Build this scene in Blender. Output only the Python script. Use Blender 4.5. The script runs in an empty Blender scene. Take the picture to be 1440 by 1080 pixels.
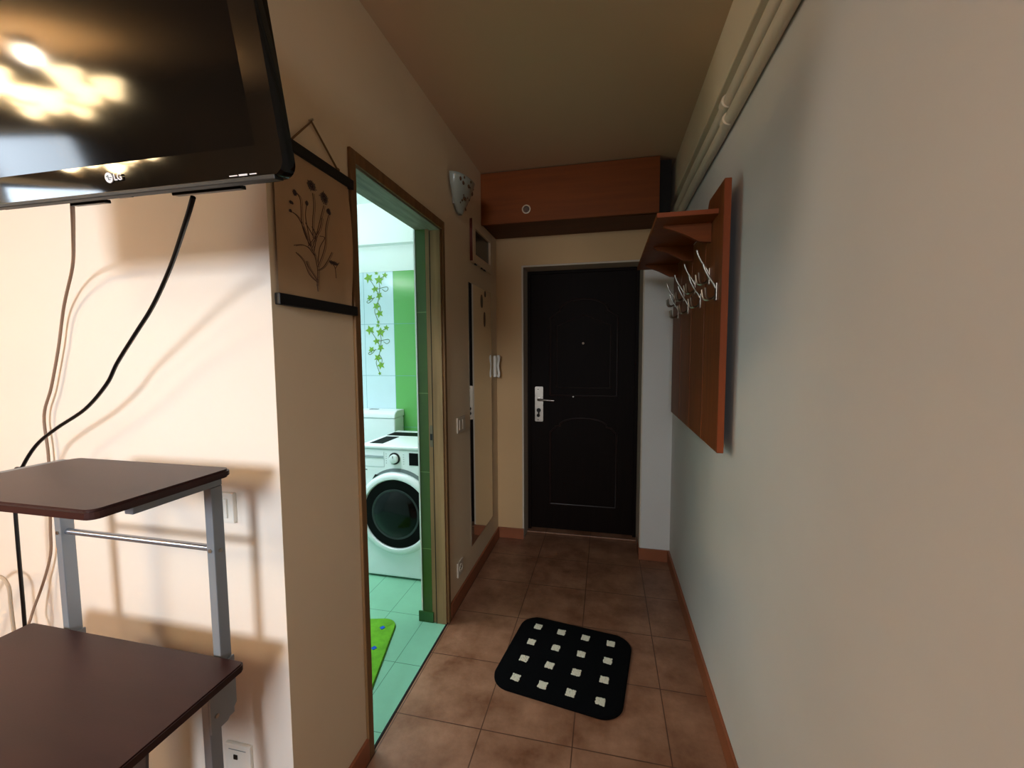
import bpy, bmesh, math, random
from mathutils import Vector, Matrix
random.seed(7)
COL = bpy.context.scene.collection
PI = math.pi

# ------------------------------------------------------------------ data (metres) for drawn strokes and hanging cables
STROKES = [[(1.0115, 1.5658), (1.0164, 1.6076), (1.0084, 1.6416), (0.9946, 1.6636), (0.9742, 1.688), (0.9619, 1.7185), (0.9613, 1.7662), (0.9554, 1.7832), (0.9357, 1.7901)], [(1.0122, 1.5762), (0.9829, 1.5914), (0.9631, 1.622), (0.9364, 1.6378)], [(1.0125, 1.5813), (0.9804, 1.6108), (0.9754, 1.6246)], [(1.0164, 1.6076), (1.0427, 1.623), (1.0648, 1.6486), (1.0806, 1.6708)], [(1.0048, 1.6459), (0.9834, 1.6609), (0.9585, 1.6622), (0.9307, 1.6539)], [(0.9874, 1.6668), (0.9681, 1.7058), (0.9487, 1.7288), (0.9258, 1.7357)], [(1.0037, 1.6908), (1.0041, 1.7359), (1.0112, 1.778), (1.0085, 1.8094)], [(0.9999, 1.6649), (1.0201, 1.7104), (1.0385, 1.7565), (1.0527, 1.7918)], [(0.9837, 1.6659), (1.0075, 1.6919), (1.0327, 1.724), (1.0424, 1.7551)], [(1.0185, 1.6183), (1.0499, 1.6768), (1.0572, 1.7309), (1.0721, 1.772)], [(0.9949, 1.6686), (0.9827, 1.7099), (0.9774, 1.7425), (0.9826, 1.7685)], [(1.0192, 1.6286), (1.0296, 1.672), (1.0515, 1.7033), (1.0314, 1.7032)], [(1.004, 1.6959), (0.9762, 1.7227)], [(1.0966, 1.6008), (1.0937, 1.6276), (1.0855, 1.6368)], [(1.0937, 1.6276), (1.1128, 1.6478)], [(1.0122, 1.5762), (1.0145, 1.5508)], [(1.0054, 1.6561), (1.0156, 1.699), (1.0002, 1.7198)]]
HEADS = [(1.0044, 1.8276, 0.0217, 0.0161), (1.0556, 1.8134, 0.0219, 0.019), (1.0726, 1.7817, 0.0112, 0.0096), (0.9408, 1.7864, 0.0082, 0.0086), (0.9272, 1.7579, 0.008, 0.0043), (0.9226, 1.7361, 0.0053, 0.0042), (0.9837, 1.7747, 0.0067, 0.007), (1.0875, 1.6416, 0.0234, 0.0066)]
LEAVES = [(-1.7881, 1.9612, 0.0317), (-1.7006, 1.9425, 0.0317), (-1.7363, 1.8743, 0.0244), (-1.6498, 1.9761, 0.0195), (-1.7212, 1.9955, 0.0146), (-1.7805, 1.8109, 0.022), (-1.7017, 1.8232, 0.0244), (-1.7293, 1.7465, 0.0268), (-1.7032, 1.6881, 0.0268), (-1.7164, 1.6256, 0.0122)]
VINES = [[(-1.7881, 1.9612), (-1.7519, 1.9123), (-1.7321, 1.8742), (-1.7057, 1.8295), (-1.7172, 1.7737), (-1.7445, 1.7118), (-1.7293, 1.6611), (-1.7125, 1.6167)], [(-1.6498, 1.9761), (-1.6807, 1.959), (-1.7006, 1.9425), (-1.6969, 1.8852), (-1.7057, 1.8295)], [(-1.7252, 1.8739), (-1.6761, 1.8844), (-1.6345, 1.889), (-1.6282, 1.8702), (-1.6493, 1.8561), (-1.6765, 1.872)], [(-1.7412, 1.812), (-1.7838, 1.7984), (-1.8097, 1.7829), (-1.796, 1.7724), (-1.7701, 1.7879), (-1.7482, 1.8123)], [(-1.7172, 1.7737), (-1.6947, 1.7355), (-1.7032, 1.6881)]]
WHITE = [(-0.9947, 0.62, 1.6753), (-1.133, 0.7, 1.6422), (-1.3059, 0.8, 1.6022), (-1.4128, 0.84, 1.5128), (-1.4551, 0.845, 1.3998), (-1.4941, 0.845, 1.2925), (-1.5305, 0.845, 1.2123), (-1.5274, 0.845, 1.1015), (-1.5366, 0.845, 0.978), (-1.545, 0.845, 0.8838), (-1.5537, 0.845, 0.8093), (-1.5865, 0.84, 0.7189), (-1.6059, 0.82, 0.6321), (-1.5868, 0.8, 0.5781)]
BLACK = [(-0.6916, 0.6, 1.6621), (-0.7327, 0.62, 1.6191), (-0.8491, 0.68, 1.5557), (-0.9537, 0.72, 1.4861), (-1.0364, 0.74, 1.4273), (-1.1243, 0.76, 1.3628), (-1.1776, 0.77, 1.3111), (-1.2691, 0.78, 1.247), (-1.3716, 0.78, 1.195), (-1.4473, 0.78, 1.1493), (-1.4874, 0.77, 1.0913), (-1.5472, 0.78, 1.0193)]
LOOP = [(-1.808, 0.8, 0.6541), (-1.7367, 0.8, 0.7382), (-1.6768, 0.8, 0.7536), (-1.6461, 0.8, 0.7279), (-1.6445, 0.8, 0.6755), (-1.6429, 0.8, 0.6228), (-1.6398, 0.8, 0.5594)]
LOOP2 = [(-1.4734, 0.84, 0.8614), (-1.5244, 0.84, 0.7728), (-1.5727, 0.84, 0.6927), (-1.5876, 0.84, 0.6153), (-1.5898, 0.84, 0.5496)]

# ------------------------------------------------------------------ materials
def lin(c):
    return tuple(((v/255)/12.92 if v/255 <= .04045 else ((v/255+.055)/1.055)**2.4) for v in c) + (1,)

def mat(name, rgb, rough=.5, metal=0, bump=0, bscale=60, var=0, vscale=4, emis=None, estr=0, spec=.5, coat=0, stretch=None, trans=0):
    m = bpy.data.materials.new(name); m.use_nodes = True
    nt = m.node_tree; N = nt.nodes; L = nt.links
    b = N['Principled BSDF']
    b.inputs['Base Color'].default_value = lin(rgb)
    b.inputs['Roughness'].default_value = rough
    b.inputs['Metallic'].default_value = metal
    b.inputs['Specular IOR Level'].default_value = spec
    b.inputs['Coat Weight'].default_value = coat
    b.inputs['Transmission Weight'].default_value = trans
    tc = N.new('ShaderNodeTexCoord'); mp = N.new('ShaderNodeMapping')
    L.new(tc.outputs['Object'], mp.inputs['Vector'])
    if stretch: mp.inputs['Scale'].default_value = stretch
    if var:
        n = N.new('ShaderNodeTexNoise'); n.inputs['Scale'].default_value = vscale; n.inputs['Detail'].default_value = 6
        L.new(mp.outputs[0], n.inputs['Vector'])
        r = N.new('ShaderNodeValToRGB')
        c = lin(rgb)
        r.color_ramp.elements[0].position = .3; r.color_ramp.elements[1].position = .7
        r.color_ramp.elements[0].color = tuple(v*(1-var) for v in c[:3]) + (1,)
        r.color_ramp.elements[1].color = tuple(min(1, v*(1+var)) for v in c[:3]) + (1,)
        L.new(n.outputs['Fac'], r.inputs[0]); L.new(r.outputs[0], b.inputs['Base Color'])
    if bump:
        n = N.new('ShaderNodeTexNoise'); n.inputs['Scale'].default_value = bscale; n.inputs['Detail'].default_value = 4
        L.new(mp.outputs[0], n.inputs['Vector'])
        u = N.new('ShaderNodeBump'); u.inputs['Strength'].default_value = bump; u.inputs['Distance'].default_value = .002
        L.new(n.outputs['Fac'], u.inputs['Height']); L.new(u.outputs[0], b.inputs['Normal'])
    if emis:
        b.inputs['Emission Color'].default_value = lin(emis); b.inputs['Emission Strength'].default_value = estr
    return m

def grid_mat(name, base_rgb, grout_rgb, axes, rough=.3, var=.12, vscale=5, gw=.0025, zones=None, blot=None, bump=.25):
    """axes: list of (axis index, offset, pitch) grout line families in world metres; zones: (axis, lo, hi, rgb) recolours."""
    m = bpy.data.materials.new(name); m.use_nodes = True
    nt = m.node_tree; N = nt.nodes; L = nt.links; b = N['Principled BSDF']
    g = N.new('ShaderNodeNewGeometry'); s = N.new('ShaderNodeSeparateXYZ'); L.new(g.outputs['Position'], s.inputs[0])
    def M(op, a, bb=None, c=None):
        n = N.new('ShaderNodeMath'); n.operation = op
        for i, v in enumerate((a, bb, c)):
            if v is None: continue
            if isinstance(v, (int, float)): n.inputs[i].default_value = v
            else: L.new(v, n.inputs[i])
        return n.outputs[0]
    fam = None
    for ax, off, pitch in axes:
        t = M('SUBTRACT', s.outputs[ax], off); t = M('DIVIDE', t, pitch); f = M('FRACT', t)
        dd = M('MINIMUM', f, M('SUBTRACT', 1.0, f)); dd = M('MULTIPLY', dd, pitch)
        h = M('LESS_THAN', dd, gw)
        fam = h if fam is None else M('MAXIMUM', fam, h)
    n = N.new('ShaderNodeTexNoise'); n.inputs['Scale'].default_value = vscale; n.inputs['Detail'].default_value = 7
    n.inputs['Roughness'].default_value = .65
    L.new(g.outputs['Position'], n.inputs['Vector'])
    r = N.new('ShaderNodeValToRGB'); c = lin(base_rgb)
    r.color_ramp.elements[0].position = .3; r.color_ramp.elements[1].position = .7
    r.color_ramp.elements[0].color = tuple(v*(1-var) for v in c[:3]) + (1,)
    r.color_ramp.elements[1].color = tuple(min(1, v*(1+var)) for v in c[:3]) + (1,)
    if blot: r.color_ramp.elements[1].color = lin(blot)
    L.new(n.outputs['Fac'], r.inputs[0]); col = r.outputs[0]
    def mix(fac, a, bcol):
        x = N.new('ShaderNodeMix'); x.data_type = 'RGBA'
        L.new(fac, x.inputs[0]); L.new(a, x.inputs[6]); x.inputs[7].default_value = lin(bcol)
        return x.outputs[2]
    for ax, lo, hi, rgb in (zones or []):
        z = M('MULTIPLY', M('GREATER_THAN', s.outputs[ax], lo), M('LESS_THAN', s.outputs[ax], hi))
        col = mix(z, col, rgb)
    col = mix(fam, col, grout_rgb)
    L.new(col, b.inputs['Base Color'])
    b.inputs['Roughness'].default_value = rough
    u = N.new('ShaderNodeBump'); u.inputs['Strength'].default_value = bump; u.inputs['Distance'].default_value = .002
    hh = M('SUBTRACT', M('MULTIPLY', n.outputs['Fac'], .35), fam)
    L.new(hh, u.inputs['Height']); L.new(u.outputs[0], b.inputs['Normal'])
    return m

def wood(name, rgb, axis=2, rough=.35, var=.25, coat=.2):
    st = [14, 14, 14]; st[axis] = .9
    return mat(name, rgb, rough, var=var, vscale=3.0, stretch=st, coat=coat, bump=.05, bscale=12, spec=.22)

M_wall = mat('wall_paint', (220, 202, 174), .75, bump=.2, bscale=40, var=.03, vscale=2)
M_wallw = mat('wall_paint_white', (206, 203, 200), .72, bump=.1, bscale=40, var=.03, vscale=2)
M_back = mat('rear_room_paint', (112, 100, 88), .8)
M_tvwall = mat('tv_wall_paint', (234, 226, 216), .75, bump=.15, bscale=55, var=.02, vscale=2)
M_ceil = mat('ceiling_paint', (206, 178, 146), .8, bump=.15, bscale=70, var=.03, vscale=1.5)
M_floor = grid_mat('terracotta_floor_tiles', (128, 84, 58), (92, 62, 46), [(0, -.435, .333), (1, 1.381, .333)], rough=.38, var=.22, vscale=5.5, gw=.002, blot=(166, 126, 100))
M_skirt = mat('terracotta_skirting_tile', (146, 88, 58), .4, var=.12, vscale=6)
M_bfloor = grid_mat('mint_floor_tiles', (132, 188, 160), (80, 128, 106), [(0, -.91, .205), (1, 1.622, .333)], rough=.3, var=.05, gw=.0014)
M_btile = grid_mat('bathroom_wall_tiles', (214, 236, 244), (120, 170, 178), [(0, -1.585, .25), (2, 1.212, .3975)], rough=.2, var=.02, gw=.0013,
                   zones=[(0, -1.585, -1.08, (112, 184, 104))], bump=.15)
M_gtile = grid_mat('green_wall_tiles', (66, 92, 40), (120, 142, 90), [(2, 1.184, .398)], rough=.35, var=.08, gw=.0015)
M_bwhite = mat('bathroom_white_paint', (236, 246, 244), .7, bump=.1)
M_frame = wood('door_frame_wood', (138, 112, 80), 2, .6, .18, 0)
M_casing = wood('brown_casing_wood', (124, 94, 62), 2, .5, .2, 0)
M_doorf = mat('dark_brown_door', (20, 9, 5), .6, var=.25, vscale=3, stretch=(20, 20, 1), spec=.12)
M_doorgroove = mat('door_moulding_brown', (34, 16, 12), .4)
M_plaster = mat('reveal_plaster', (196, 184, 168), .8, bump=.4)
M_cherry = wood('cherry_wood', (124, 64, 18), 0, .5, .1, 0)
M_cherryv = wood('cherry_wood_vertical', (124, 70, 34), 2, .42, .25, .05)
M_cherrye = mat('cherry_edge_band', (142, 74, 40), .45, spec=.2)
M_dark = mat('dark_joint_and_shade', (22, 14, 10), .8)  # dark joint colour, also stands in for shade in gaps
M_chrome = mat('chrome', (170, 164, 156), .3, 1)
M_steel = mat('brushed_steel', (190, 182, 172), .35, 1, var=.1, vscale=20)
M_black = mat('black_plastic', (10, 10, 11), .3)
M_gloss = mat('glossy_black_bezel', (4, 4, 5), .05, spec=.4)
M_whitep = mat('white_plastic', (232, 230, 222), .35)
M_pipe = mat('painted_pipe', (214, 200, 180), .5, bump=.2)
M_deskt = mat('mahogany_laminate', (60, 30, 26), .38, var=.15, vscale=2.5, stretch=(1, 6, 6), bump=.05, bscale=120)
M_deske = mat('dark_edge_band', (44, 20, 17), .4)
M_grey = mat('grey_metal_paint', (150, 157, 165), .42, .35)
M_darkgrey = mat('dark_grey_panel', (64, 56, 54), .5)
M_mat = mat('black_rug_pile', (7, 8, 10), .95, bump=1, bscale=400, spec=.1)
M_matw = mat('cream_rug_pile', (212, 206, 186), .95, bump=.8, bscale=300, spec=.1)
M_bathrug = mat('green_rug_pile', (104, 168, 40), .95, bump=1, bscale=300, var=.15, vscale=30)
M_bluerug = mat('blue_rug_pile', (30, 90, 190), .95, bump=1, bscale=300)
M_paper = mat('kraft_paper', (178, 148, 114), .8, var=.06, vscale=8)
M_ink = mat('brown_ink', (98, 70, 56), .9)
M_inkd = mat('dark_ink', (78, 60, 56), .9)
M_blackwood = mat('black_wood', (14, 12, 12), .5)
M_string = mat('jute_string', (120, 92, 58), .9)
M_appl = mat('appliance_white', (226, 236, 238), .3)
M_applg = mat('appliance_grey', (120, 130, 134), .35)
M_drum = mat('dark_drum_glass', (6, 7, 8), .12, spec=.3)
M_matte = mat('matte_black_plastic', (6, 6, 7), .6, spec=.15)
M_screen = mat('screen_off', (5, 5, 6), .075, spec=.2)
M_leaf = mat('ivy_green', (132, 180, 60), .4)
M_vine = mat('ivy_stem', (98, 130, 88), .4)
M_sconce = mat('frosted_sconce_glass', (150, 154, 144), .3, coat=.2)
M_spot = mat('sconce_spots', (96, 66, 40), .5)
M_cablew = mat('white_cable', (196, 180, 160), .5)
M_cabled = mat('cable_jacket_grey', (150, 124, 104), .5)
M_lamp = mat('lamp_shade_glass', (255, 226, 170), .4, emis=(255, 226, 176), estr=60)
M_brass = mat('aged_brass', (140, 110, 70), .35, 1)
M_text = mat('silver_print', (222, 222, 226), .4)

def mirror_mat():
    m = mat('mirror_glass', (214, 214, 208), .015, 1); return m
M_mirror = mirror_mat()
def glass_mat():
    m = bpy.data.materials.new('window_glass'); m.use_nodes = True
    nt = m.node_tree; N = nt.nodes; L = nt.links; N.clear()
    o = N.new('ShaderNodeOutputMaterial'); mx = N.new('ShaderNodeMixShader'); t = N.new('ShaderNodeBsdfTransparent'); g = N.new('ShaderNodeBsdfGlossy')
    g.inputs['Roughness'].default_value = .02; mx.inputs[0].default_value = .08
    L.new(t.outputs[0], mx.inputs[1]); L.new(g.outputs[0], mx.inputs[2]); L.new(mx.outputs[0], o.inputs[0]); return m
M_glass = glass_mat()

# ------------------------------------------------------------------ mesh helpers
def box(bm, x0, x1, y0, y1, z0, z1, bev=0, seg=2):
    r = bmesh.ops.create_cube(bm, size=1)
    vs = r['verts']
    for v in vs:
        v.co = Vector((x0 + (v.co.x+.5)*(x1-x0), y0 + (v.co.y+.5)*(y1-y0), z0 + (v.co.z+.5)*(z1-z0)))
    if bev:
        es = list({e for v in vs for e in v.link_edges})
        bmesh.ops.bevel(bm, geom=es, offset=bev, segments=seg, affect='EDGES', profile=.6)
    return bm

def tube(bm, pts, r, seg=10, caps=True):
    pts = [Vector(p) for p in pts]; n = len(pts); rings = []
    rr = r if isinstance(r, (list, tuple)) else [r]*n
    t0 = (pts[1]-pts[0]).normalized()
    up = Vector((0, 0, 1)) if abs(t0.z) < .9 else Vector((1, 0, 0))
    nrm = (up - t0*up.dot(t0)).normalized()
    for i, p in enumerate(pts):
        t = (pts[min(i+1, n-1)] - pts[max(i-1, 0)]).normalized()
        nrm = (nrm - t*nrm.dot(t)).normalized(); b = t.cross(nrm)
        rings.append([bm.verts.new(p + (nrm*math.cos(2*PI*k/seg) + b*math.sin(2*PI*k/seg))*rr[i]) for k in range(seg)])
    for i in range(n-1):
        for k in range(seg):
            bm.faces.new((rings[i][k], rings[i][(k+1) % seg], rings[i+1][(k+1) % seg], rings[i+1][k]))
    if caps:
        bm.faces.new(rings[0][::-1]); bm.faces.new(rings[-1])
    return bm

def smooth_path(pts, sub=6):
    P = [Vector(p) for p in pts]; out = []
    for i in range(len(P)-1):
        p0 = P[max(i-1, 0)]; p1 = P[i]; p2 = P[i+1]; p3 = P[min(i+2, len(P)-1)]
        for k in range(sub):
            t = k/sub
            out.append(.5*((2*p1) + (p2-p0)*t + (2*p0-5*p1+4*p2-p3)*t*t + (3*p1-p0-3*p2+p3)*t**3))
    out.append(P[-1]); return out

def prism(bm, poly, axis, a, b, bev=0):
    """poly: 2-D points in the two other axes (in order), extruded along axis from a to b."""
    def mk(p, h):
        c = list(p); c.insert(axis, h); return bm.verts.new(c)
    A = [mk(p, a) for p in poly]; B = [mk(p, b) for p in poly]
    fs = [bm.faces.new(A), bm.faces.new(B[::-1])]
    n = len(poly)
    for i in range(n): fs.append(bm.faces.new((A[i], B[i], B[(i+1) % n], A[(i+1) % n])))
    bmesh.ops.recalc_face_normals(bm, faces=fs)
    if bev:
        es = list({e for f in fs[:2] for e in f.edges})
        bmesh.ops.bevel(bm, geom=es, offset=bev, segments=2, affect='EDGES')
    return bm

def lathe(bm, prof, centre, axis, seg=40):
    """prof: (radius, height) pairs around an axis (0,1,2) through centre."""
    rings = []
    for r, h in prof:
        ring = []
        for k in range(seg):
            a = 2*PI*k/seg; c = [r*math.cos(a), r*math.sin(a)]; c.insert(axis, h)
            ring.append(bm.verts.new(Vector(centre)+Vector(c)))
        rings.append(ring)
    fs = []
    for i in range(len(rings)-1):
        for k in range(seg):
            fs.append(bm.faces.new((rings[i][k], rings[i][(k+1) % seg], rings[i+1][(k+1) % seg], rings[i+1][k])))
    for ring in (rings[0], rings[-1]): fs.append(bm.faces.new(ring))
    bmesh.ops.recalc_face_normals(bm, faces=fs)
    return bm

def rrect(x0, x1, y0, y1, r, n=8):
    out = []
    for cx, cy, a0 in ((x1-r, y1-r, 0), (x0+r, y1-r, PI/2), (x0+r, y0+r, PI), (x1-r, y0+r, 1.5*PI)):
        for k in range(n+1):
            a = a0 + PI/2*k/n; out.append((cx+r*math.cos(a), cy+r*math.sin(a)))
    return out

def NB(): return bmesh.new()

def base_matrix(o):
    m = Matrix.LocRotScale(o.location, o.rotation_euler, o.scale)
    return (base_matrix(o.parent) @ o.matrix_parent_inverse @ m) if o.parent else m

def obj(name, bm, m, parent=None, smooth=False, keep=True, bevel=0):
    me = bpy.data.meshes.new(name); bm.to_mesh(me); bm.free()
    o = bpy.data.objects.new(name, me); COL.objects.link(o)
    for x in (m if isinstance(m, (list, tuple)) else [m]): me.materials.append(x)
    if smooth:
        for p in me.polygons: p.use_smooth = True
        try: me.set_sharp_from_angle(angle=math.radians(40))
        except Exception: pass
    if parent:
        o.parent = parent
        if keep: o.matrix_parent_inverse = base_matrix(parent).inverted()
    if bevel:
        b = o.modifiers.new('bevel', 'BEVEL'); b.width = bevel; b.segments = 2
    return o

def thing(name, label, cat, loc, group=None, rot=(0, 0, 0)):
    o = bpy.data.objects.new(name, None); COL.objects.link(o); o.location = loc; o.rotation_euler = rot
    o.empty_display_size = .05
    o['label'] = label; o['category'] = cat
    if group: o['group'] = group
    return o
def tag(o, label, cat, group=None):
    o['label'] = label; o['category'] = cat
    if group: o['group'] = group
    return o
def struct(name, bm, m, parent=None, **k):
    o = obj(name, bm, m, parent, **k)
    if not parent: o['kind'] = 'structure'
    return o

# ------------------------------------------------------------------ dimensions
XL, XR, H = -.78, .42, 2.505
TW = .86                       # face of the wall behind the television
DY0, DY1, DZ = 1.212, 1.932, 1.985   # bathroom door opening

# ------------------------------------------------------------------ shell
b = NB(); box(b, -4.2, XR+.02, -2.5, TW, -.12, 0); box(b, XL, XR+.02, TW, 3.3, -.12, 0)
struct('floor', b, M_floor)
b = NB(); box(b, -2.5, XL, TW, 3.05, -.12, 0.0)
struct('floor_bathroom', b, M_bfloor)
b = NB(); box(b, -4.3, XR+.1, -2.6, 3.3, H, H+.1); struct('ceiling', b, M_ceil)
b = NB(); box(b, XR, XR+.1, -2.6, 3.3, 0, H); struct('wall_right', b, M_wallw)
b = NB(); box(b, XR-.035, XR, -2.5, 2.97, 2.30, H); struct('trim_1', b, M_wall, bevel=.004)
# wall with the television (faces the camera)
b = NB(); box(b, -4.3, XL-.0005, TW, TW+.1, 0, H); struct('wall_television', b, M_tvwall)
# hall wall on the left, with the bathroom opening
b = NB()
box(b, XL-.13, XL, TW+.0005, DY0, 0, H); box(b, XL-.13, XL, DY1, 3.3, 0, H); box(b, XL-.13, XL, DY0, DY1, DZ, H)
b2 = NB()
struct('wall_left', b, M_wall)
b2.free()
# green tiled reveal and white corner bead at the far side of the bathroom opening
b = NB(); box(b, XL-.129, XL-.078, DY1-.012, DY1+.02, 0, DZ); struct('trim_2', b, M_gtile)
b = NB(); box(b, XL-.1365, XL-.129, DY1-.016, DY1+.02, .06, DZ); struct('trim_3', b, M_bwhite)
b = NB(); box(b, XL-.15, XL-.07, DY1-.02, DY1-.0125, 0.001, .055); struct('trim_4', b, mat('green_skirt', (52, 92, 44), .4))
# end wall
b = NB()
box(b, XL, -.594, 2.97, 3.3, 0, H); box(b, -.594, .236, 2.97, 3.3, 2.0, H); box(b, .236, XR, 2.97, 3.3, 1.955, H)
struct('wall_end', b, mat('end_wall_paint', (198, 166, 124), .75, bump=.2, bscale=40, var=.04, vscale=2))
b = NB(); box(b, .236, XR, 2.83, 3.3, 0, 1.955); struct('wall_pier', b, M_wallw)
b = NB(); box(b, -.594, .236, 3.19, 3.3, 0, 2.0); struct('wall_end_outer', b, M_dark)
# plaster reveal lining of the entrance
b = NB(); box(b, -.594, -.582, 2.972, 3.15, .002, 1.988); box(b, -.594, .236, 2.972, 3.15, 1.988, 1.9995); box(b, .228, .236, 2.835, 3.15, .002, 1.988)
struct('trim_5', b, M_plaster)

# entrance door
door = thing('door_1', 'dark brown entrance door with arched moulded panel at the end of the hall', 'door', (-.18, 3.16, 0)); door['kind'] = 'structure'
b = NB(); box(b, -.58, .226, 3.15, 3.185, .02, 1.985, .003); obj('door_leaf', b, M_doorf, door)
b = NB()
box(b, -.582, -.556, 3.135, 3.1495, .0, 1.986, .003); box(b, .203, .228, 3.135, 3.1495, 0, 1.986, .003); box(b, -.556, .203, 3.135, 3.1495, 1.965, 1.986, .003)
obj('door_frame', b, M_doorf, door)
def loop_tube(pts, r, y):
    bb = NB(); P = [(x, y, z) for x, z in pts]; P.append(P[0]); tube(bb, P, r, 8, False); return bb
arch = [(-.41, 1.06)] + [(-.41, 1.06 + .58*k/4) for k in range(1, 5)]
arch += [(-.37, 1.67), (-.34, 1.69)] + [(-.165 + .175*math.cos(a), 1.69 + .085*math.sin(a)) for a in [PI - PI*k/12 for k in range(13)]] + [(.04, 1.67), (.08, 1.64), (.08, 1.06)]
b = loop_tube(arch, .0075, 3.149); obj('upper_moulding', b, M_doorgroove, door, smooth=True)
low = [(-.41, .22), (-.41, .78), (-.37, .82)] + [(-.165 + .175*math.cos(a), .83 + .06*math.sin(a)) for a in [PI - PI*k/12 for k in range(13)]] + [(.04, .82), (.08, .78), (.08, .22)]
b = loop_tube(low, .0075, 3.149); obj('lower_moulding', b, M_doorgroove, door, smooth=True)
inn = [(-.36, 1.12), (-.36, 1.58), (-.165, 1.66), (.03, 1.58), (.03, 1.12)]
b = loop_tube(inn, .004, 3.149); obj('inner_moulding', b, M_doorgroove, door, smooth=True)
b = NB(); prism(b, rrect(-.527, -.464, .857, 1.125, .01), 1, 3.141, 3.15, .002); hp = obj('handle_plate', b, M_steel, door)
b = NB(); tube(b, smooth_path([(-.495, 3.145, 1.03), (-.495, 3.10, 1.03), (-.48, 3.09, 1.03), (-.40, 3.088, 1.026), (-.375, 3.088, 1.024)], 4), .009, 12); obj('handle', b, M_chrome, hp, smooth=True)
b = NB(); tube(b, [(-.497, 3.146, .945), (-.497, 3.132, .945)], .016, 20); box(b, -.503, -.491, 3.133, 3.146, .90, .945, .002)
tube(b, [(-.50, 3.146, .905), (-.50, 3.136, .905)], .013, 16); obj('lock_cylinder', b, M_black, hp, smooth=True)
for zz in (1.105, .872):
    b = NB(); tube(b, [(-.502, 3.142, zz), (-.502, 3.138, zz)], .004, 10); obj('screw', b, M_black, hp)
b = NB(); tube(b, [(-.236, 3.15, 1.053), (-.236, 3.132, 1.053)], .006, 14); obj('thumb_turn', b, M_chrome, door, smooth=True)
b = NB(); tube(b, [(-.166, 3.15, 1.45), (-.166, 3.144, 1.45)], .009, 16); obj('peephole', b, mat('dim_peephole', (70, 60, 52), .4, 1), door, smooth=True)
b = NB(); box(b, -.582, .228, 3.09, 3.185, .0015, .012, .003); struct('trim_6', b, M_floor)

# skirting
b = NB(); box(b, XR-.012, XR, -2.5, 2.83, 0, .078, .002); struct('baseboard_right', b, M_skirt)
b = NB(); box(b, XL, XL+.011, 1.965, 2.97, 0, .078, .002); struct('baseboard_left', b, M_skirt)
b = NB(); box(b, XL, XL+.011, TW-.012, 1.187, 0, .078, .002); struct('baseboard_left_near', b, M_skirt)
b = NB(); box(b, XL+.011, -.594, 2.958, 2.97, 0, .078, .002); box(b, -.594, -.583, 2.958, 3.13, 0.001, .078, .002); struct('baseboard_end', b, M_skirt)
b = NB(); box(b, .232, XR-.012, 2.818, 2.83, 0, .078, .002); box(b, .225, .232, 2.818, 3.0, 0, .078, .001); struct('baseboard_pier', b, M_skirt)
b = NB(); box(b, -4.2, XL, TW-.012, TW, 0, .078, .002); struct('baseboard_television', b, M_skirt)
# dark joint at the bathroom threshold
b = NB(); box(b, XL-.004, XL+.004, DY0, DY1, .0005, .003); struct('trim_7', b, M_dark)

# ------------------------------------------------------------------ bathroom door frame
fr = thing('door_2', 'light wooden frame of the open bathroom doorway with brown edging', 'doorway', (XL, (DY0+DY1)/2, 0)); fr['kind'] = 'structure'
b = NB()
box(b, XL-.052, XL+.001, DY1-.018, DY1, 0, DZ, .002); box(b, XL-.078, XL-.052, DY1-.012, DY1+.006, 0, DZ, .002)
jm = obj('jamb', b, M_frame, fr)
b = NB(); box(b, XL-.054, XL-.0505, DY1-.0188, DY1-.0125, 0, DZ-.02); obj('groove_shade_strip', b, M_dark, jm)  # thin dark strip painting the shade of the jamb groove
b = NB()
box(b, XL-.052, XL+.001, DY0, DY0+.018, 0, DZ, .002); box(b, XL-.13, XL-.052, DY0, DY0+.008, 0, DZ, .002)
obj('jamb', b, M_frame, fr)
b = NB(); box(b, XL-.052, XL+.001, DY0+.018, DY1-.018, DZ-.018, DZ, .002); box(b, XL-.13, XL-.052, DY0+.008, DY1-.006, DZ-.008, DZ, .002)
obj('head', b, mat('bath_light_tinted_wood', (128, 128, 108), .6, var=.3, vscale=3, stretch=(20, 2, 20)), fr)  # grey-green of reflected bathroom light put into the wood colour
b = NB(); box(b, XL+.0005, XL+.011, DY1-.004, DY1+.022, 0, DZ+.028, .003); obj('casing', b, M_casing, fr)
b = NB(); box(b, XL+.0005, XL+.011, DY0-.026, DY0+.004, 0, DZ+.028, .003); obj('casing', b, M_casing, fr)
b = NB(); box(b, XL+.0005, XL+.011, DY0+.004, DY1-.004, DZ-.012, DZ+.028, .003); obj('casing', b, M_casing, fr)
b = NB(); prism(b, rrect(XL-.072, XL-.056, .915, 1.025, .008, 4), 1, DY1-.0135, DY1-.0121, .0004); sp = obj('strike_plate', b, mat('dull_plate', (120, 108, 90), .5, .6), fr)
b = NB(); box(b, XL-.070, XL-.058, DY1-.0145, DY1-.0136, .95, .982); obj('latch_hole', b, M_black, sp)

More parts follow.
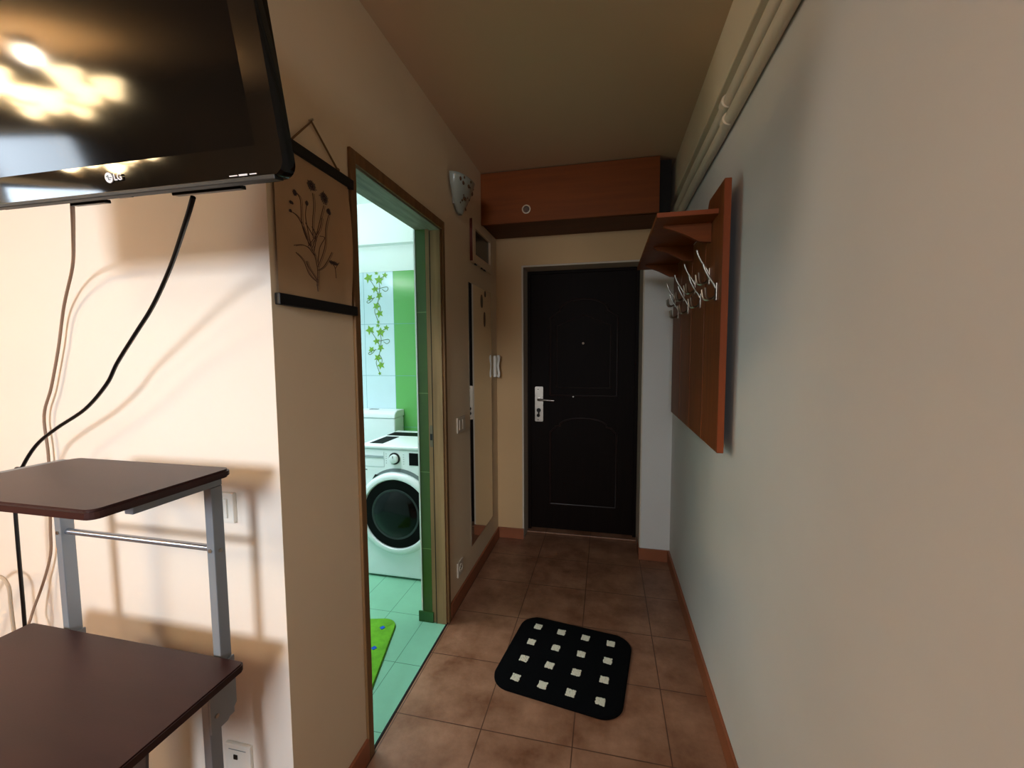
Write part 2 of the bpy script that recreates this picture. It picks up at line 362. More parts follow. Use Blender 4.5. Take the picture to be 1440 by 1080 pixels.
# ------------------------------------------------------------------ bathroom shell
BY = 2.95
b = NB(); box(b, -2.5, XL-.13, BY, BY+.1, 0, 2.005); wb = struct('wall_bathroom_back', b, M_btile)
b = NB(); box(b, -2.5, XL-.13, BY-.004, BY+.1, 2.005, 2.195); box(b, -2.5, XL-.13, BY-.07, BY+.1, 2.195, H); struct('wall_bathroom_soffit', b, M_bwhite)
b = NB(); box(b, -2.5, -2.4, TW+.1, BY, 0, H); struct('wall_bathroom_left', b, M_btile)
b = NB(); box(b, -2.4, XL-.13, TW+.1, TW+.11, 0, H); struct('wall_bathroom_near', b, M_bwhite)
b = NB(); box(b, -2.4, XL-.13, TW+.11, BY, H-.012, H); struct('ceiling_bathroom', b, M_bwhite)
# ivy pattern on two decorative tiles
bl = NB(); bv = NB()
def leaf(bm, x, z, r, rot, y):
    c = bm.verts.new((x, y, z)); ring = []
    for k in range(10):
        a = rot + 2*PI*k/10; rr = r*(1 if k % 2 == 0 else .5)
        if k == 5: rr = r*.3
        ring.append(bm.verts.new((x + rr*math.sin(a), y, z + rr*math.cos(a))))
    for k in range(10): bm.faces.new((c, ring[k], ring[(k+1) % 10]))
for dz in (0, -.3975):
    rs = random.Random(3)
    for x, z, r in LEAVES: leaf(bl, x, z+dz, r*1.3, rs.uniform(-.7, .7), BY-.002)
    for v in VINES: tube(bv, [(x, BY-.0008, z+dz) for x, z in [(q[0], q[2]) for q in smooth_path([(a, 0, c) for a, c in v], 5)]], .0022, 6)
iv = obj('ivy_leaf_pattern', bl, M_leaf, wb); obj('ivy_stem_pattern', bv, M_vine, wb)

# ------------------------------------------------------------------ rest of the room (behind the camera)
WX0, WX1, WZ0, WZ1 = -.9, .25, .9, 2.3     # window opening in the rear wall
b = NB(); box(b, -4.3, WX0, -2.6, -2.5, 0, H); box(b, WX1, XR, -2.6, -2.5, 0, H); box(b, WX0, WX1, -2.6, -2.5, 0, WZ0); box(b, WX0, WX1, -2.6, -2.5, WZ1, H)
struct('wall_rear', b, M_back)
LY0, LY1 = -2.05, -1.40
b = NB(); box(b, -4.3, -4.2, -2.5, LY0, 0, H); box(b, -4.3, -4.2, LY1, TW, 0, H); box(b, -4.3, -4.2, LY0, LY1, 0, 1.3); box(b, -4.3, -4.2, LY0, LY1, 2.2, H)
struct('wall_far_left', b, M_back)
def window(name, rects, pane, fm):
    bb = NB()
    for r in rects: box(bb, *r, .004)
    w = struct(name, bb, fm); p = NB(); box(p, *pane); obj('pane', p, M_glass, w); return w
window('window_1', [(WX0, WX0+.05, -2.58, -2.52, WZ0, WZ1), (WX1-.05, WX1, -2.58, -2.52, WZ0, WZ1), (WX0+.05, WX1-.05, -2.58, -2.52, WZ0, WZ0+.05),
                    (WX0+.05, WX1-.05, -2.58, -2.52, WZ1-.05, WZ1), (-.35, -.3, -2.58, -2.52, WZ0+.05, WZ1-.05)], (WX0+.05, WX1-.05, -2.552, -2.548, WZ0+.05, WZ1-.05), M_whitep)
window('window_2', [(-4.28, -4.22, LY0, LY0+.05, 1.3, 2.2), (-4.28, -4.22, LY1-.05, LY1, 1.3, 2.2), (-4.28, -4.22, LY0+.05, LY1-.05, 1.3, 1.35),
                    (-4.28, -4.22, LY0+.05, LY1-.05, 2.15, 2.2)], (-4.252, -4.248, LY0+.05, LY1-.05, 1.35, 2.15), M_whitep)

ch = thing('ceiling_lamp', 'warm brass ceiling lamp with glass shades, reflected in the television screen', 'lamp', (-3.18, -1.29, 2.5))
b = NB(); tube(b, [(-3.18, -1.29, 2.503), (-3.18, -1.29, 2.47)], [.06, .05], 24); tube(b, [(-3.18, -1.29, 2.48), (-3.18, -1.29, 2.2)], .012, 12)
obj('stem', b, M_brass, ch, smooth=True)
for k in range(9):
    rad, zz = (.30, 2.2) if k < 6 else (.13, 2.12)
    a = 2*PI*k/6 + .3 if k < 6 else 2*PI*k/3 + .7; cx, cy = -3.18 + rad*math.cos(a), -1.29 + rad*math.sin(a)
    b = NB(); tube(b, smooth_path([(-3.18, -1.29, 2.24), (-3.18+.5*rad*math.cos(a), -1.29+.5*rad*math.sin(a), zz-.03), (cx, cy, zz)], 5), .007, 8); arm = obj('arm', b, M_brass, ch, smooth=True)
    b = NB(); lathe(b, [(.02, 0), (.045, .02), (.06, .06), (.075, .1), (.085, .11)], (cx, cy, zz), 2, 18); obj('glass_shade', b, M_lamp, arm, smooth=True)

# ------------------------------------------------------------------ television (local frame: x left of the corner, y back, z up the screen)
TVX, TVY, TVZ, TW_, TH = -.462, .55, 1.643, .72, .45
tv = thing('television', 'black flat television tilted down on the wall above the desk', 'television', (TVX, TVY, TVZ), rot=(math.radians(12), 0, math.radians(.8)))
def tobj(n, bb, m, p=None, **k):
    o = obj(n, bb, m, None, **k); o.parent = p or tv; return o
b = NB()
outer = rrect(-TW_, 0, 0, TH, .022, 6); inner = [(x, z) for x, z in rrect(-TW_+.045, -.047, .045, TH-.04, .002, 6)]
yo, yi = 0.0, .006
R = []
for poly, y in ((outer, .024), (outer, .006), ([(-TW_/2+(x+TW_/2)*.992, TH/2+(z-TH/2)*.988) for x, z in outer], 0.0), (inner, 0.0035), (inner, .012)):
    R.append([b.verts.new((x, y, z)) for x, z in poly])
for i in range(4):
    n = len(R[i])
    for k in range(n): b.faces.new((R[i][k], R[i][(k+1) % n], R[i+1][(k+1) % n], R[i+1][k]))
b.faces.new(R[0][::-1])
bmesh.ops.recalc_face_normals(b, faces=b.faces[:])
tobj('bezel', b, M_gloss, smooth=True)
b = NB(); box(b, -TW_+.0455, -.0475, .0065, .011, .0455, TH-.0405); tobj('screen', b, M_screen)
b = NB(); prism(b, [(.018, 0.012), (.05, .004), (.085, .012), (.085, TH-.05), (.05, TH-.03), (.025, TH-.01)], 0, -TW_+.06, -.075, .004)
bk = tobj('back_housing', b, mat('dark_grey_housing', (62, 62, 58), .4))
for vs in ((-.27, -.13, .052, .064, .0, .006), (-.50, -.42, .052, .064, .0, .006), (-.375, -.345, .035, .047, .0025, .0075)):
    b = NB(); box(b, *vs, .001); tobj('vent_slot', b, M_black, bk)
b = NB(); box(b, -TW_+.02, -.02, -.001, .018, -.003, .004, .0015); tobj('lower_trim', b, mat('smoked_trim', (34, 34, 33), .5))
# bracket
b = NB(); box(b, -.45, -.27, .086, .092, .12, .32, .002); box(b, -.40, -.32, .092, .16, .17, .26, .006); br = tobj('bracket', b, M_black)
b = NB(); tube(b, [(-.36, .15, .2), (-.36, .24, .16)], .02, 12); tobj('bracket_arm', b, M_black, br)
# logo
def text(body, size, loc, m, parent):
    cu = bpy.data.curves.new('lettering', 'FONT'); cu.body = body; cu.size = size; cu.extrude = .0003; cu.align_x = 'LEFT'; cu.offset = .0004
    o = bpy.data.objects.new('lettering', cu); COL.objects.link(o)
    me = None
    dg = bpy.context.evaluated_depsgraph_get(); dg.update()
    me = bpy.data.meshes.new_from_object(o.evaluated_get(dg)); COL.objects.unlink(o); bpy.data.objects.remove(o)
    n = bpy.data.objects.new('lettering', me); COL.objects.link(n); me.materials.clear(); me.materials.append(m)
    n.parent = parent; n.location = loc; n.rotation_euler = (PI/2, 0, 0)
    return n
lx = -.326
b = NB(); tube(b, [(lx, -.0005, .024), (lx, .003, .024)], .0078, 32); lg = tobj('logo_badge', b, M_text, smooth=False)
b = NB(); box(b, lx-.0013, lx, -.0012, -.0004, .0205, .028); box(b, lx-.0013, lx+.0025, -.0012, -.0004, .0205, .0217); tube(b, [(lx-.0034, -.001, .026), (lx-.0034, -.0002, .026)], .0012, 10)
box(b, lx+.0018, lx+.006, -.0012, -.0004, .0235, .0246)
tobj('logo_face', b, M_applg, lg)
text('LG', .0135, (lx+.0105, -.0008, .0192), M_text, tv)
b = NB(); box(b, -.098, -.084, -.0012, 0, .006, .0075); box(b, -.081, -.066, -.0012, 0, .0055, .008); box(b, -.062, -.05, -.0012, 0, .006, .0075); tobj('silver_print', b, M_text)
# cables
b = NB(); WHITE[0] = (-.985, .611, 1.663); BLACK[0] = (-.6916, .600, 1.649)
tube(b, smooth_path(WHITE + [(-1.585, .8, .3), (-1.6, .8, .004)]), .0034, 8); tag(obj('power_cable', b, M_cabled, smooth=True), 'thin pale cable hanging from the television to behind the desk', 'cable')
b = NB(); tube(b, smooth_path(BLACK + [(-1.58, .79, .5), (-1.6, .78, .005)]), .0042, 8); tag(obj('antenna_cable', b, M_black, smooth=True), 'black cable curving from under the television to behind the raised shelf', 'cable')
b = NB(); tube(b, smooth_path([(-1.95, .82, .004), (-1.9, .82, .2), (-1.86, .82, .5)] + LOOP + [(-1.64, .81, .2), (-1.66, .81, .004)]), .0045, 8); tag(obj('extension_cable', b, M_cablew, smooth=True), 'white cable looping up behind the desk at the left edge', 'cable')

# ------------------------------------------------------------------ computer desk
dk = thing('computer_desk', 'dark mahogany computer desk with raised shelf on grey metal legs', 'desk', (-1.1, .5, 0))
b = NB(); prism(b, rrect(-1.41, -.765, .12, .721, .012, 4), 2, .691, .709, .003); obj('desktop', b, M_deskt, dk)
b = NB(); prism(b, rrect(-1.207, -.767, .466, .721, .02, 5), 2, 1.125, 1.142, .004); sh = obj('raised_shelf', b, M_deskt, dk)
b = NB(); box(b, -.766, -.7645, .14, .71, .693, .707); obj('edge_band', b, M_deske, dk)
def post(x0):
    bb = NB(); box(bb, x0, x0+.02, .725, .753, .55, 1.09, .002); return bb
def foot(x0):
    bb = NB(); box(bb, x0, x0+.02, .69, .718, .05, .69, .002); return bb
for x0 in (-.856, -1.312):
    p_ = obj('post', post(x0), M_grey, dk)
    b = NB(); box(b, x0, x0+.02, .572, .753, 1.0905, 1.1245, .0015); obj('shelf_arm', b, M_grey, dk)
    b = NB(); prism(b, [(.69, .55), (.73, .55), (.755, .575), (.755, .69), (.69, .69)], 0, x0+.0205, x0+.0245); bp = obj('joint_plate', b, M_grey, dk)
    for zb in (.655, .585):
        bs = NB(); tube(bs, [(x0+.024, .703, zb), (x0+.028, .703, zb)], .0045, 12); obj('bolt', bs, M_steel, bp)
    bs = NB(); tube(bs, [(x0+.0195, .739, .945), (x0+.022, .739, .945)], .0045, 12); obj('bolt', bs, M_steel, p_)
    bs = NB(); tube(bs, [(x0+.010, .7255, .949), (x0+.010, .7225, .949)], .0045, 12); obj('bolt', bs, M_steel, p_)
    obj('leg', foot(x0), M_grey, dk)
    b = NB(); box(b, x0, x0+.02, .22, .689, .655, .689, .002); obj('top_rail', b, M_darkgrey, dk)
    b = NB(); box(b, x0, x0+.02, .2, .76, .001, .05, .004); obj('foot_bar', b, M_grey, dk)
b = NB(); tube(b, [(-1.292, .739, .948), (-.856, .739, .948)], .0075, 14); obj('cross_rail', b, mat('polished_rail', (170, 176, 186), .25, .8), dk, smooth=True)
b = NB(); prism(b, [(-1.24, .0), (-1.10, .0), (-1.045, .60), (-1.24, .60)], 1, .715, .722); obj('modesty_panel', b, M_darkgrey, dk)

# ------------------------------------------------------------------ sockets and switches
def plate(name, label, cat, face, c, w, h, kind, t=.009, mm=None):
    """face 'y': on the television wall (front at -y); face 'x': on the hall wall (front at +x)."""
    mm = mm or M_whitep
    def pt(u, v, d): return (c[0]+u, c[1]-d, c[2]+v) if face == 'y' else (c[0]+d, c[1]+u, c[2]+v)
    def slab(u0, u1, v0, v1, d0, d1, bev):
        bb = NB(); p0, p1 = pt(u0, v0, d0), pt(u1, v1, d1)
        box(bb, *[f(p0[i], p1[i]) for i in range(3) for f in (min, max)], bev); return bb
    th = thing(name, label, cat, c)
    obj('cover_plate', slab(-w/2, w/2, -h/2, h/2, .0, t, .003), mm, th)
    if kind == 'rocker':
        obj('rocker', slab(-w*.3, w*.3, -h*.32, h*.32, t, t+.005, .002), mm, th)
    if kind == 'rocker2':
        obj('rocker', slab(-w*.34, -w*.01, -h*.32, h*.32, t, t+.004, .0015), mm, th); obj('rocker', slab(w*.01, w*.34, -h*.32, h*.32, t, t+.006, .0015), mm, th)
    if kind == 'socket':
        ax = 1 if face == 'y' else 0
        bb = NB(); s = -1 if face == 'y' else 1
        lathe(bb, [(.0215, 0), (.0215, .003*s), (.019, .003*s), (.018, .0005*s)], pt(0, 0, t), ax, 28); sk = obj('socket_well', bb, mm, th, smooth=True)
        bb = NB()
        for u in (-.0095, .0095):
            a0, a1 = pt(u, 0, t+.0008), pt(u, 0, t+.0022); tube(bb, [a0, a1], .0026, 10)
        obj('pin_hole', bb, M_black, sk)
    if kind == 'tv':
        obj('port', slab(-.012, .0, .002, .014, t, t+.002, .0003), M_black, th)
        obj('seam', slab(-w*.34, w*.34, h*.33, h*.34, t, t+.0012, .0001), M_applg, th)
    return th
plate('light_switch', 'white light switch on the wall beside the grey desk post', 'switch', 'y', (-.951, TW, .993), .078, .078, 'rocker', t=.012)
plate('wall_socket', 'white data socket low on the wall beside the lower desk leg', 'socket', 'y', (-.944, TW, .305), .08, .085, 'tv', t=.01)
plate('light_switch', 'small white light switch between bathroom door frame and mirror', 'switch', 'x', (XL, 2.165, .992), .125, .085, 'rocker2', mm=mat('ivory_plastic', (196, 184, 166), .45))
plate('wall_socket', 'pale socket low on the hall wall above the skirting by the bathroom door', 'socket', 'x', (XL, 2.115, .20), .082, .082, 'socket', mm=mat('cream_plastic', (206, 196, 180), .5))

# ------------------------------------------------------------------ hanging botanical poster
ps = thing('hanging_poster', 'brown botanical drawing of wild flowers hung between two black wooden bars', 'poster', (XL, 1.03, 1.9))
b = NB(); box(b, XL+.002, XL+.017, .868, 1.192, 1.884, 1.912, .002); tb = obj('top_bar', b, M_blackwood, ps)
b = NB(); box(b, XL+.002, XL+.017, .868, 1.192, 1.500, 1.528, .002); obj('bottom_bar', b, M_blackwood, ps)
b = NB()
ny = 24; prev = None
for i in range(ny+1):
    y = .874 + (1.168-.874)*i/ny
    def xo(zt): return XL + .0095 + (.012*max(0, (i/ny-.9)/.1)*math.sin(PI*zt) if i/ny > .9 else 0)
    col_ = [b.verts.new((xo(k/8), y, 1.527 + (1.885-1.527)*k/8)) for k in range(9)]
    if prev:
        for k in range(8): b.faces.new((prev[k], col_[k], col_[k+1], prev[k+1]))
    prev = col_
pp = obj('paper_sheet', b, M_paper, ps, smooth=True)
b = NB()
for s in STROKES:
    q = smooth_path([(XL+.0105, y, z) for y, z in s], 6)
    tube(b, q, .0009, 5)
for s in STROKES[:10]:
    q = smooth_path([(XL+.0105, y+.006, z) for y, z in s], 6); tube(b, q, .0005, 4)
obj('stem_drawing', b, M_ink, pp)
for y, z, ry, rz in HEADS:
    b = NB()
    for k in range(18):
        a = 2*PI*k/18; w = random.uniform(.7, 1.0)
        tube(b, [(XL+.0108, y + .1*ry*math.cos(a), z + .1*rz*math.sin(a)), (XL+.0108, y + w*ry*math.cos(a), z + w*rz*math.sin(a))], .0009, 4)
    for f in (.35, .6):
        tube(b, [(XL+.0108, y + f*ry*math.cos(2*PI*k/14)*random.uniform(.85, 1.15), z + f*rz*math.sin(2*PI*k/14)*random.uniform(.85, 1.15)) for k in range(15)], .0007, 4)
    obj('flower_drawing', b, M_inkd, pp)
b = NB(); tube(b, [(XL+.011, .935, 1.912), (XL+.008, 1.018, 1.998), (XL+.011, 1.122, 1.914)], .0028, 8); lathe(b, [(.003, 0), (.006, .003), (.006, .007), (.003, .01)], (XL+.010, 1.122, 1.911), 2, 12)
obj('hanging_string', b, M_string, ps, smooth=True)
b = NB(); tube(b, [(XL+.0005, 1.018, 2.001), (XL+.014, 1.018, 2.003)], .003, 10); tag(obj('nail', b, M_steel), 'small nail holding the string of the botanical poster', 'nail')

# ------------------------------------------------------------------ wall sconce (shield shaped glass)
sc = thing('wall_sconce', 'speckled white glass shield-shaped lamp shade high on the left wall', 'lamp', (XL, 2.2, 2.25))
b = NB(); NS, NT = 28, 14
rows = []
for j in range(NT+1):
    t = j/NT                                  # 0 bottom, 1 top
    half = .125*(math.sin(t*PI/2))**.75
    zt = 2.105 + .165*t
    row = []
    for i in range(NS+1):
        s = -1 + 2*i/NS
        lift = (.03*s*s*t + .025*abs(s)**3*t)*(1 if s > 0 else .25)
        dep = .012 + .085*math.sqrt(max(0, 1-s*s))*(.25+.75*t)
        row.append(b.verts.new((XL+dep, 2.15 + half*s, zt + lift)))
    rows.append(row)
for j in range(NT):
    for i in range(NS): b.faces.new((rows[j][i], rows[j][i+1], rows[j+1][i+1], rows[j+1][i]))
gs = obj('glass_shade', b, M_sconce, sc, smooth=True)
so = gs.modifiers.new('solid', 'SOLIDIFY'); so.thickness = .004
rs = random.Random(11)
for _ in range(22):
    j = rs.randint(3, NT-1); i = rs.randint(3, NS-3)
    v = rows_pos = None
    t = j/NT; s = -1+2*i/NS; half = .125*(math.sin(t*PI/2))**.75
    dep = .012 + .085*math.sqrt(max(0, 1-s*s))*(.25+.75*t); lift = (.03*s*s*t + .025*abs(s)**3*t)*(1 if s > 0 else .25)
    c = Vector((XL+dep+.002, 2.15+half*s, 2.105+.165*t+lift))
    b = NB(); bmesh.ops.create_icosphere(b, subdivisions=2, radius=rs.choice([.005, .007, .010]), matrix=Matrix.Translation(c) @ Matrix.Diagonal((.5, 1, 1, 1)))
    obj('speckle', b, M_spot, gs)
b = NB(); box(b, XL, XL+.012, 2.09, 2.21, 2.15, 2.25, .003); obj('wall_mount', b, M_steel, sc)

# ------------------------------------------------------------------ meter box
mb = thing('meter_box', 'white framed electric meter box with dark window under the wooden cabinet', 'meter box', (XL, 2.58, 2.03))
b = NB()
Y0, Y1, Z0, Z1 = 2.375, 2.80, 1.915, 2.165
box(b, XL+.001, XL+.02, Y0, Y0+.05, Z0, Z1, .003); box(b, XL+.001, XL+.02, Y1-.05, Y1, Z0, Z1, .003); box(b, XL+.001, XL+.02, Y0+.05, Y1-.05, Z0, Z0+.05, .003); box(b, XL+.001, XL+.02, Y0+.05, Y1-.05, Z1-.05, Z1, .003)
obj('frame', b, mat('cream_frame', (206, 188, 160), .5), mb)
b = NB(); box(b, XL+.001, XL+.006, Y0+.05, Y1-.05, Z0+.05, Z1-.05); obj('dark_window', b, mat('smoked_window', (24, 16, 12), .25), mb)
b = NB(); box(b, XL+.001, XL+.017, Y0-.006, Y0-.0005, Z0+.005, Z1-.005, .001); obj('side_strip', b, mat('red_brown_strip', (110, 48, 34), .5), mb)
for y in (2.43, 2.56, 2.62):
    b = NB(); tube(b, [(XL+.012, y, Z0-.004), (XL+.012, y+.03, Z0-.004)], .005, 8); obj('latch', b, M_black, mb)

# ------------------------------------------------------------------ mirror
mr = thing('wall_mirror', 'tall frameless mirror on the left wall beside the entrance door', 'mirror', (XL, 2.55, .22))
b = NB(); box(b, XL+.001, XL+.005, 2.322, 2.80, .222, 1.79, .001); obj('mirror_glass', b, M_mirror, mr)
def sticker(y, z, ry, rz, name, label):
    bb = NB(); tube(bb, [(XL+.0052, y, z), (XL+.0062, y, z)], 1, 20)
    for v in bb.verts: v.co.y = y + (v.co.y-y)*ry; v.co.z = z + (v.co.z-z)*rz
    return bb
for y, z, ry, rz, l, c in ((2.585, 1.71, .026, .042, 'large grey oval sticker on the tall mirror', (112, 98, 78)), (2.662, 1.765, .016, .02, 'small dark round sticker at the mirror top', (60, 42, 34)), (2.645, 1.60, .02, .048, 'narrow brown oval sticker lowest on the tall mirror', (96, 72, 50))):
    obj('sticker', sticker(y, z, ry, rz, '', ''), mat('sticker_print', c, .6), mr)['label'] = l

# ------------------------------------------------------------------ intercom
ic = thing('intercom', 'white intercom handset on the left wall close to the entrance door', 'intercom', (XL, 2.9, 1.2))
b = NB(); box(b, XL+.0002, XL+.022, 2.86, 2.945, 1.21, 1.365, .008, 3); obj('body', b, M_whitep, ic, smooth=True)
b = NB(); tube(b, smooth_path([(XL+.03, 2.89, 1.365), (XL+.036, 2.89, 1.34), (XL+.03, 2.89, 1.29), (XL+.036, 2.89, 1.235), (XL+.03, 2.89, 1.21)], 5), [.011]*5+[.009]*12+[.011]*4, 12)
obj('handset', b, M_whitep, ic, smooth=True)
b = NB(); tube(b, [(XL+.022, 2.925, 1.28), (XL+.025, 2.925, 1.28)], .007, 12); obj('button', b, M_applg, ic)

# ------------------------------------------------------------------ storage cabinet above the door
cb = thing('wall_cabinet', 'orange-brown wooden storage cabinet under the ceiling above the entrance door', 'cabinet', (-.2, 2.97, 2.19))
b = NB(); prism(b, [(-.779, 2.625), (.36, 2.668), (.36, 2.965), (-.779, 2.965)], 2, 2.195, 2.503); obj('carcass', b, wood('cherry_wood_shade', (94, 48, 20), 0, .5, .2, 0), cb)
b = NB(); prism(b, [(-.779, 2.604), (.290, 2.604), (.290, 2.622), (-.779, 2.622)], 2, 2.187, 2.500, .001); cd = obj('door', b, M_cherry, cb)
b = NB(); lathe(b, [(.020, 0), (.027, -.002), (.027, -.006), (.021, -.007), (.020, -.001)], (-.488, 2.604, 2.262), 1, 32); obj('pull_ring', b, mat('pale_ring', (206, 190, 168), .4), cd, smooth=True)
b = NB(); tube(b, [(-.488, 2.604, 2.262), (-.488, 2.601, 2.262)], .0195, 28); obj('pull_cup', b, mat('cup_metal', (92, 70, 58), .5, .3, var=.5, vscale=60), cd)
b = NB(); prism(b, [(.2915, 2.64), (.358, 2.645), (.358, 2.665), (.2915, 2.662)], 2, 2.2, 2.49); obj('side_gap_shade', b, M_dark, cb)  # dark block painting the shade in the open gap beside the door

# ------------------------------------------------------------------ coat rack on the right wall
rk = thing('coat_rack', 'orange-brown wooden coat rack with hat shelf on the right wall', 'coat rack', (XR, 2.0, 1.03))
XB = .366
bounds = [(1.505, 1.738), (1.750, 1.992), (2.004, 2.252), (2.264, 2.52)]
for i, (a0, a1) in enumerate(bounds):
    top = 1.937 if i in (0, 3) else 1.843
    b = NB()
    if i == 0: prism(b, [(a0, 1.04), (a1, 1.04), (a1, top-.03), (a1-.03, top), (a0, top)], 0, XB, XB+.022, .0015)
    else: box(b, XB, XB+.022, a0, a1, 1.04, top, .0015)
    bd = obj('back_board', b, M_cherryv, rk)
    if i == 0:
        b = NB(); box(b, XB+.001, XB+.021, a0-.0015, a0-.0002, 1.042, top-.002); obj('edge_band', b, M_cherrye, bd)
for z in (1.15, 1.75):
    b = NB(); box(b, XB+.0225, XR-.001, 1.67, 2.49, z, z+.06, .001); obj('batten', b, M_cherrye, rk)
b = NB(); box(b, XB+.0222, XB+.0224, 1.52, 2.51, 1.06, 1.835); obj('gap_shade_sheet', b, M_dark, rk)  # dark sheet added so the gaps between boards look shaded
b = NB(); box(b, .167, XB-.0005, 1.565, 2.515, 1.845, 1.862, .0015); sf = obj('hat_shelf', b, M_cherry, rk)
b = NB(); box(b, .168, XB-.001, 1.5635, 1.5648, 1.846, 1.861); obj('edge_band', b, M_cherrye, sf)
for y in (1.66, 1.98, 2.38):
    b = NB(); prism(b, [(XB-.0005, 1.8445), (XB-.0005, 1.775), (XB-.04, 1.78), (XB-.10, 1.812), (XB-.165, 1.838), (XB-.165, 1.8445)], 1, y, y+.018, .001); obj('shelf_bracket', b, M_cherry, rk)
def hook(y, z):
    """double coat hook screwed to a board at (y, z): long upper arm, two small lower prongs."""
    bb = NB()
    box(bb, XB-.004, XB-.0003, y-.011, y+.011, z-.03, z+.03, .0015)
    h = obj('coat_hook', bb, M_chrome, rk)
    bb = NB(); tube(bb, smooth_path([(XB-.003, y, z+.012), (XB-.012, y, z+.03), (XB-.028, y, z+.055), (XB-.040, y, z+.08), (XB-.045, y, z+.098)], 5), [.0036]*20+[.0042], 10); obj('upper_arm', bb, M_chrome, h, smooth=True)
    for s in (-1, 1):
        bb = NB(); tube(bb, smooth_path([(XB-.003, y, z-.012), (XB-.018, y+s*.008, z-.024), (XB-.036, y+s*.022, z-.02), (XB-.042, y+s*.026, z+.012)], 5), .004, 8); obj('prong', bb, M_chrome, h, smooth=True)
for i, (a0, a1) in enumerate(bounds):
    c = (a0+a1)/2
    hook(c-.055, 1.585); hook(c+.055, 1.655)

# ------------------------------------------------------------------ pipes along the top of the right wall
for z, r, l in ((2.226, .021, 'upper painted heating pipe along the right wall, next to the ceiling beam'), (2.168, .019, 'lower painted heating pipe along the right wall')):
    b = NB(); tube(b, [(XR-r-.0005, -2.49 + 5.42*k/14, z + .0025*math.sin(k*2.1+r*50)) for k in range(15)], r, 16)
    p_ = tag(obj('heating_pipe', b, M_pipe, smooth=True), l, 'pipe', 'heating pipes on the right wall')
    bb = NB(); lathe(bb, [(r+.0005, -.02), (r+.003, -.018), (r+.003, .018), (r+.0005, .02)], (XR-r-.0035, 1.62, z), 1, 18); obj('pipe_joint', bb, M_pipe, p_, smooth=True)

# ------------------------------------------------------------------ doormat
dm = thing('doormat', 'black rounded rug with rows of small cream squares on the tiled floor', 'rug', (-.16, 1.78, 0))
corners = {'a': (-.388, 2.05), 'b': (.112, 2.0), 'c': (.062, 1.50), 'd': (-.445, 1.585)}
ang = math.atan2(-.075, .5)
cx, cy = -.163, 1.785
def rot(u, v): return (cx + u*math.cos(ang) - v*math.sin(ang), cy + u*math.sin(ang) + v*math.cos(ang))
W2, H2 = .270, .245
pts = rrect(-W2, W2, -H2, H2, .085, 10)
def skew(u, v): return rot(u + .035*v*0, v)
b = NB()
R = []
for f, z in ((1, .0012), (1.0, .009), (.985, .014), (.94, .015), (.5, .0152)):
    R.append([b.verts.new((*skew(u*f, v*f), z + random.uniform(-.0006, .0006)*(f < 1))) for u, v in pts])
for i in range(4):
    n = len(pts)
    for k in range(n): b.faces.new((R[i][k], R[i][(k+1) % n], R[i+1][(k+1) % n], R[i+1][k]))
b.faces.new(R[-1]); b.faces.new(R[0][::-1]); bmesh.ops.recalc_face_normals(b, faces=b.faces[:])
pile = obj('pile', b, M_mat, dm, smooth=True)
# cream squares, found on the floor by bilinear spread of the four corner squares
q00, q10, q11, q01 = Vector((-.358, 1.632)), Vector((-.008, 1.582)), Vector((.036, 1.925)), Vector((-.317, 1.975))
for i in range(4):
    for j in range(4):
        u, v = i/3, j/3
        c = q00*(1-u)*(1-v) + q10*u*(1-v) + q11*u*v + q01*(1-u)*v
        bb = NB()
        for gi in range(5):
            for gj in range(5):
                du, dv = (gi-2)*.0072 + random.uniform(-.0015, .0015), (gj-2)*.0072 + random.uniform(-.0015, .0015)
                x, y = c.x + du*math.cos(ang) - dv*math.sin(ang), c.y + du*math.sin(ang) + dv*math.cos(ang)
                bmesh.ops.create_icosphere(bb, subdivisions=1, radius=.0056, matrix=Matrix.Translation((x, y, .0152)) @ Matrix.Diagonal((1, 1, .5, 1)))
        obj('cream_square', bb, M_matw, pile)

# ------------------------------------------------------------------ bathroom rug
br_ = thing('bath_rug', 'green rug with small blue diamonds on the mint bathroom floor', 'rug', (-1.25, 1.7, 0))
a2 = math.atan2(-.38, .10)
c2 = Vector((-1.04, 1.90)); ux = Vector((.1, -.385)).normalized(); uy = Vector((-ux.y, ux.x))*-1
L2, Wd = .62, .40
def bp2(u, v): p = c2 + ux*u + uy*v; return (p.x, p.y)
poly = [(u, v) for u, v in rrect(0, L2, 0, Wd, .07, 8)]
b = NB(); R = []
for f, z in ((1, .001), (1, .008), (.985, .012), (.5, .013)):
    R.append([b.verts.new((*bp2(L2/2+(u-L2/2)*f, Wd/2+(v-Wd/2)*f), z)) for u, v in poly])
for i in range(3):
    n = len(poly)
    for k in range(n): b.faces.new((R[i][k], R[i][(k+1) % n], R[i+1][(k+1) % n], R[i+1][k]))
b.faces.new(R[-1]); b.faces.new(R[0][::-1]); bmesh.ops.recalc_face_normals(b, faces=b.faces[:])
bpile = obj('pile', b, M_bathrug, br_, smooth=True)
for i in range(4):
    for j in range(3):
        u, v = .08+i*.145, .06+j*.13
        bb = NB(); s = .014
        prism(bb, [bp2(u-s, v), bp2(u, v-s), bp2(u+s, v), bp2(u, v+s)], 2, .0125, .0145); obj('blue_diamond', bb, M_bluerug, bpile)

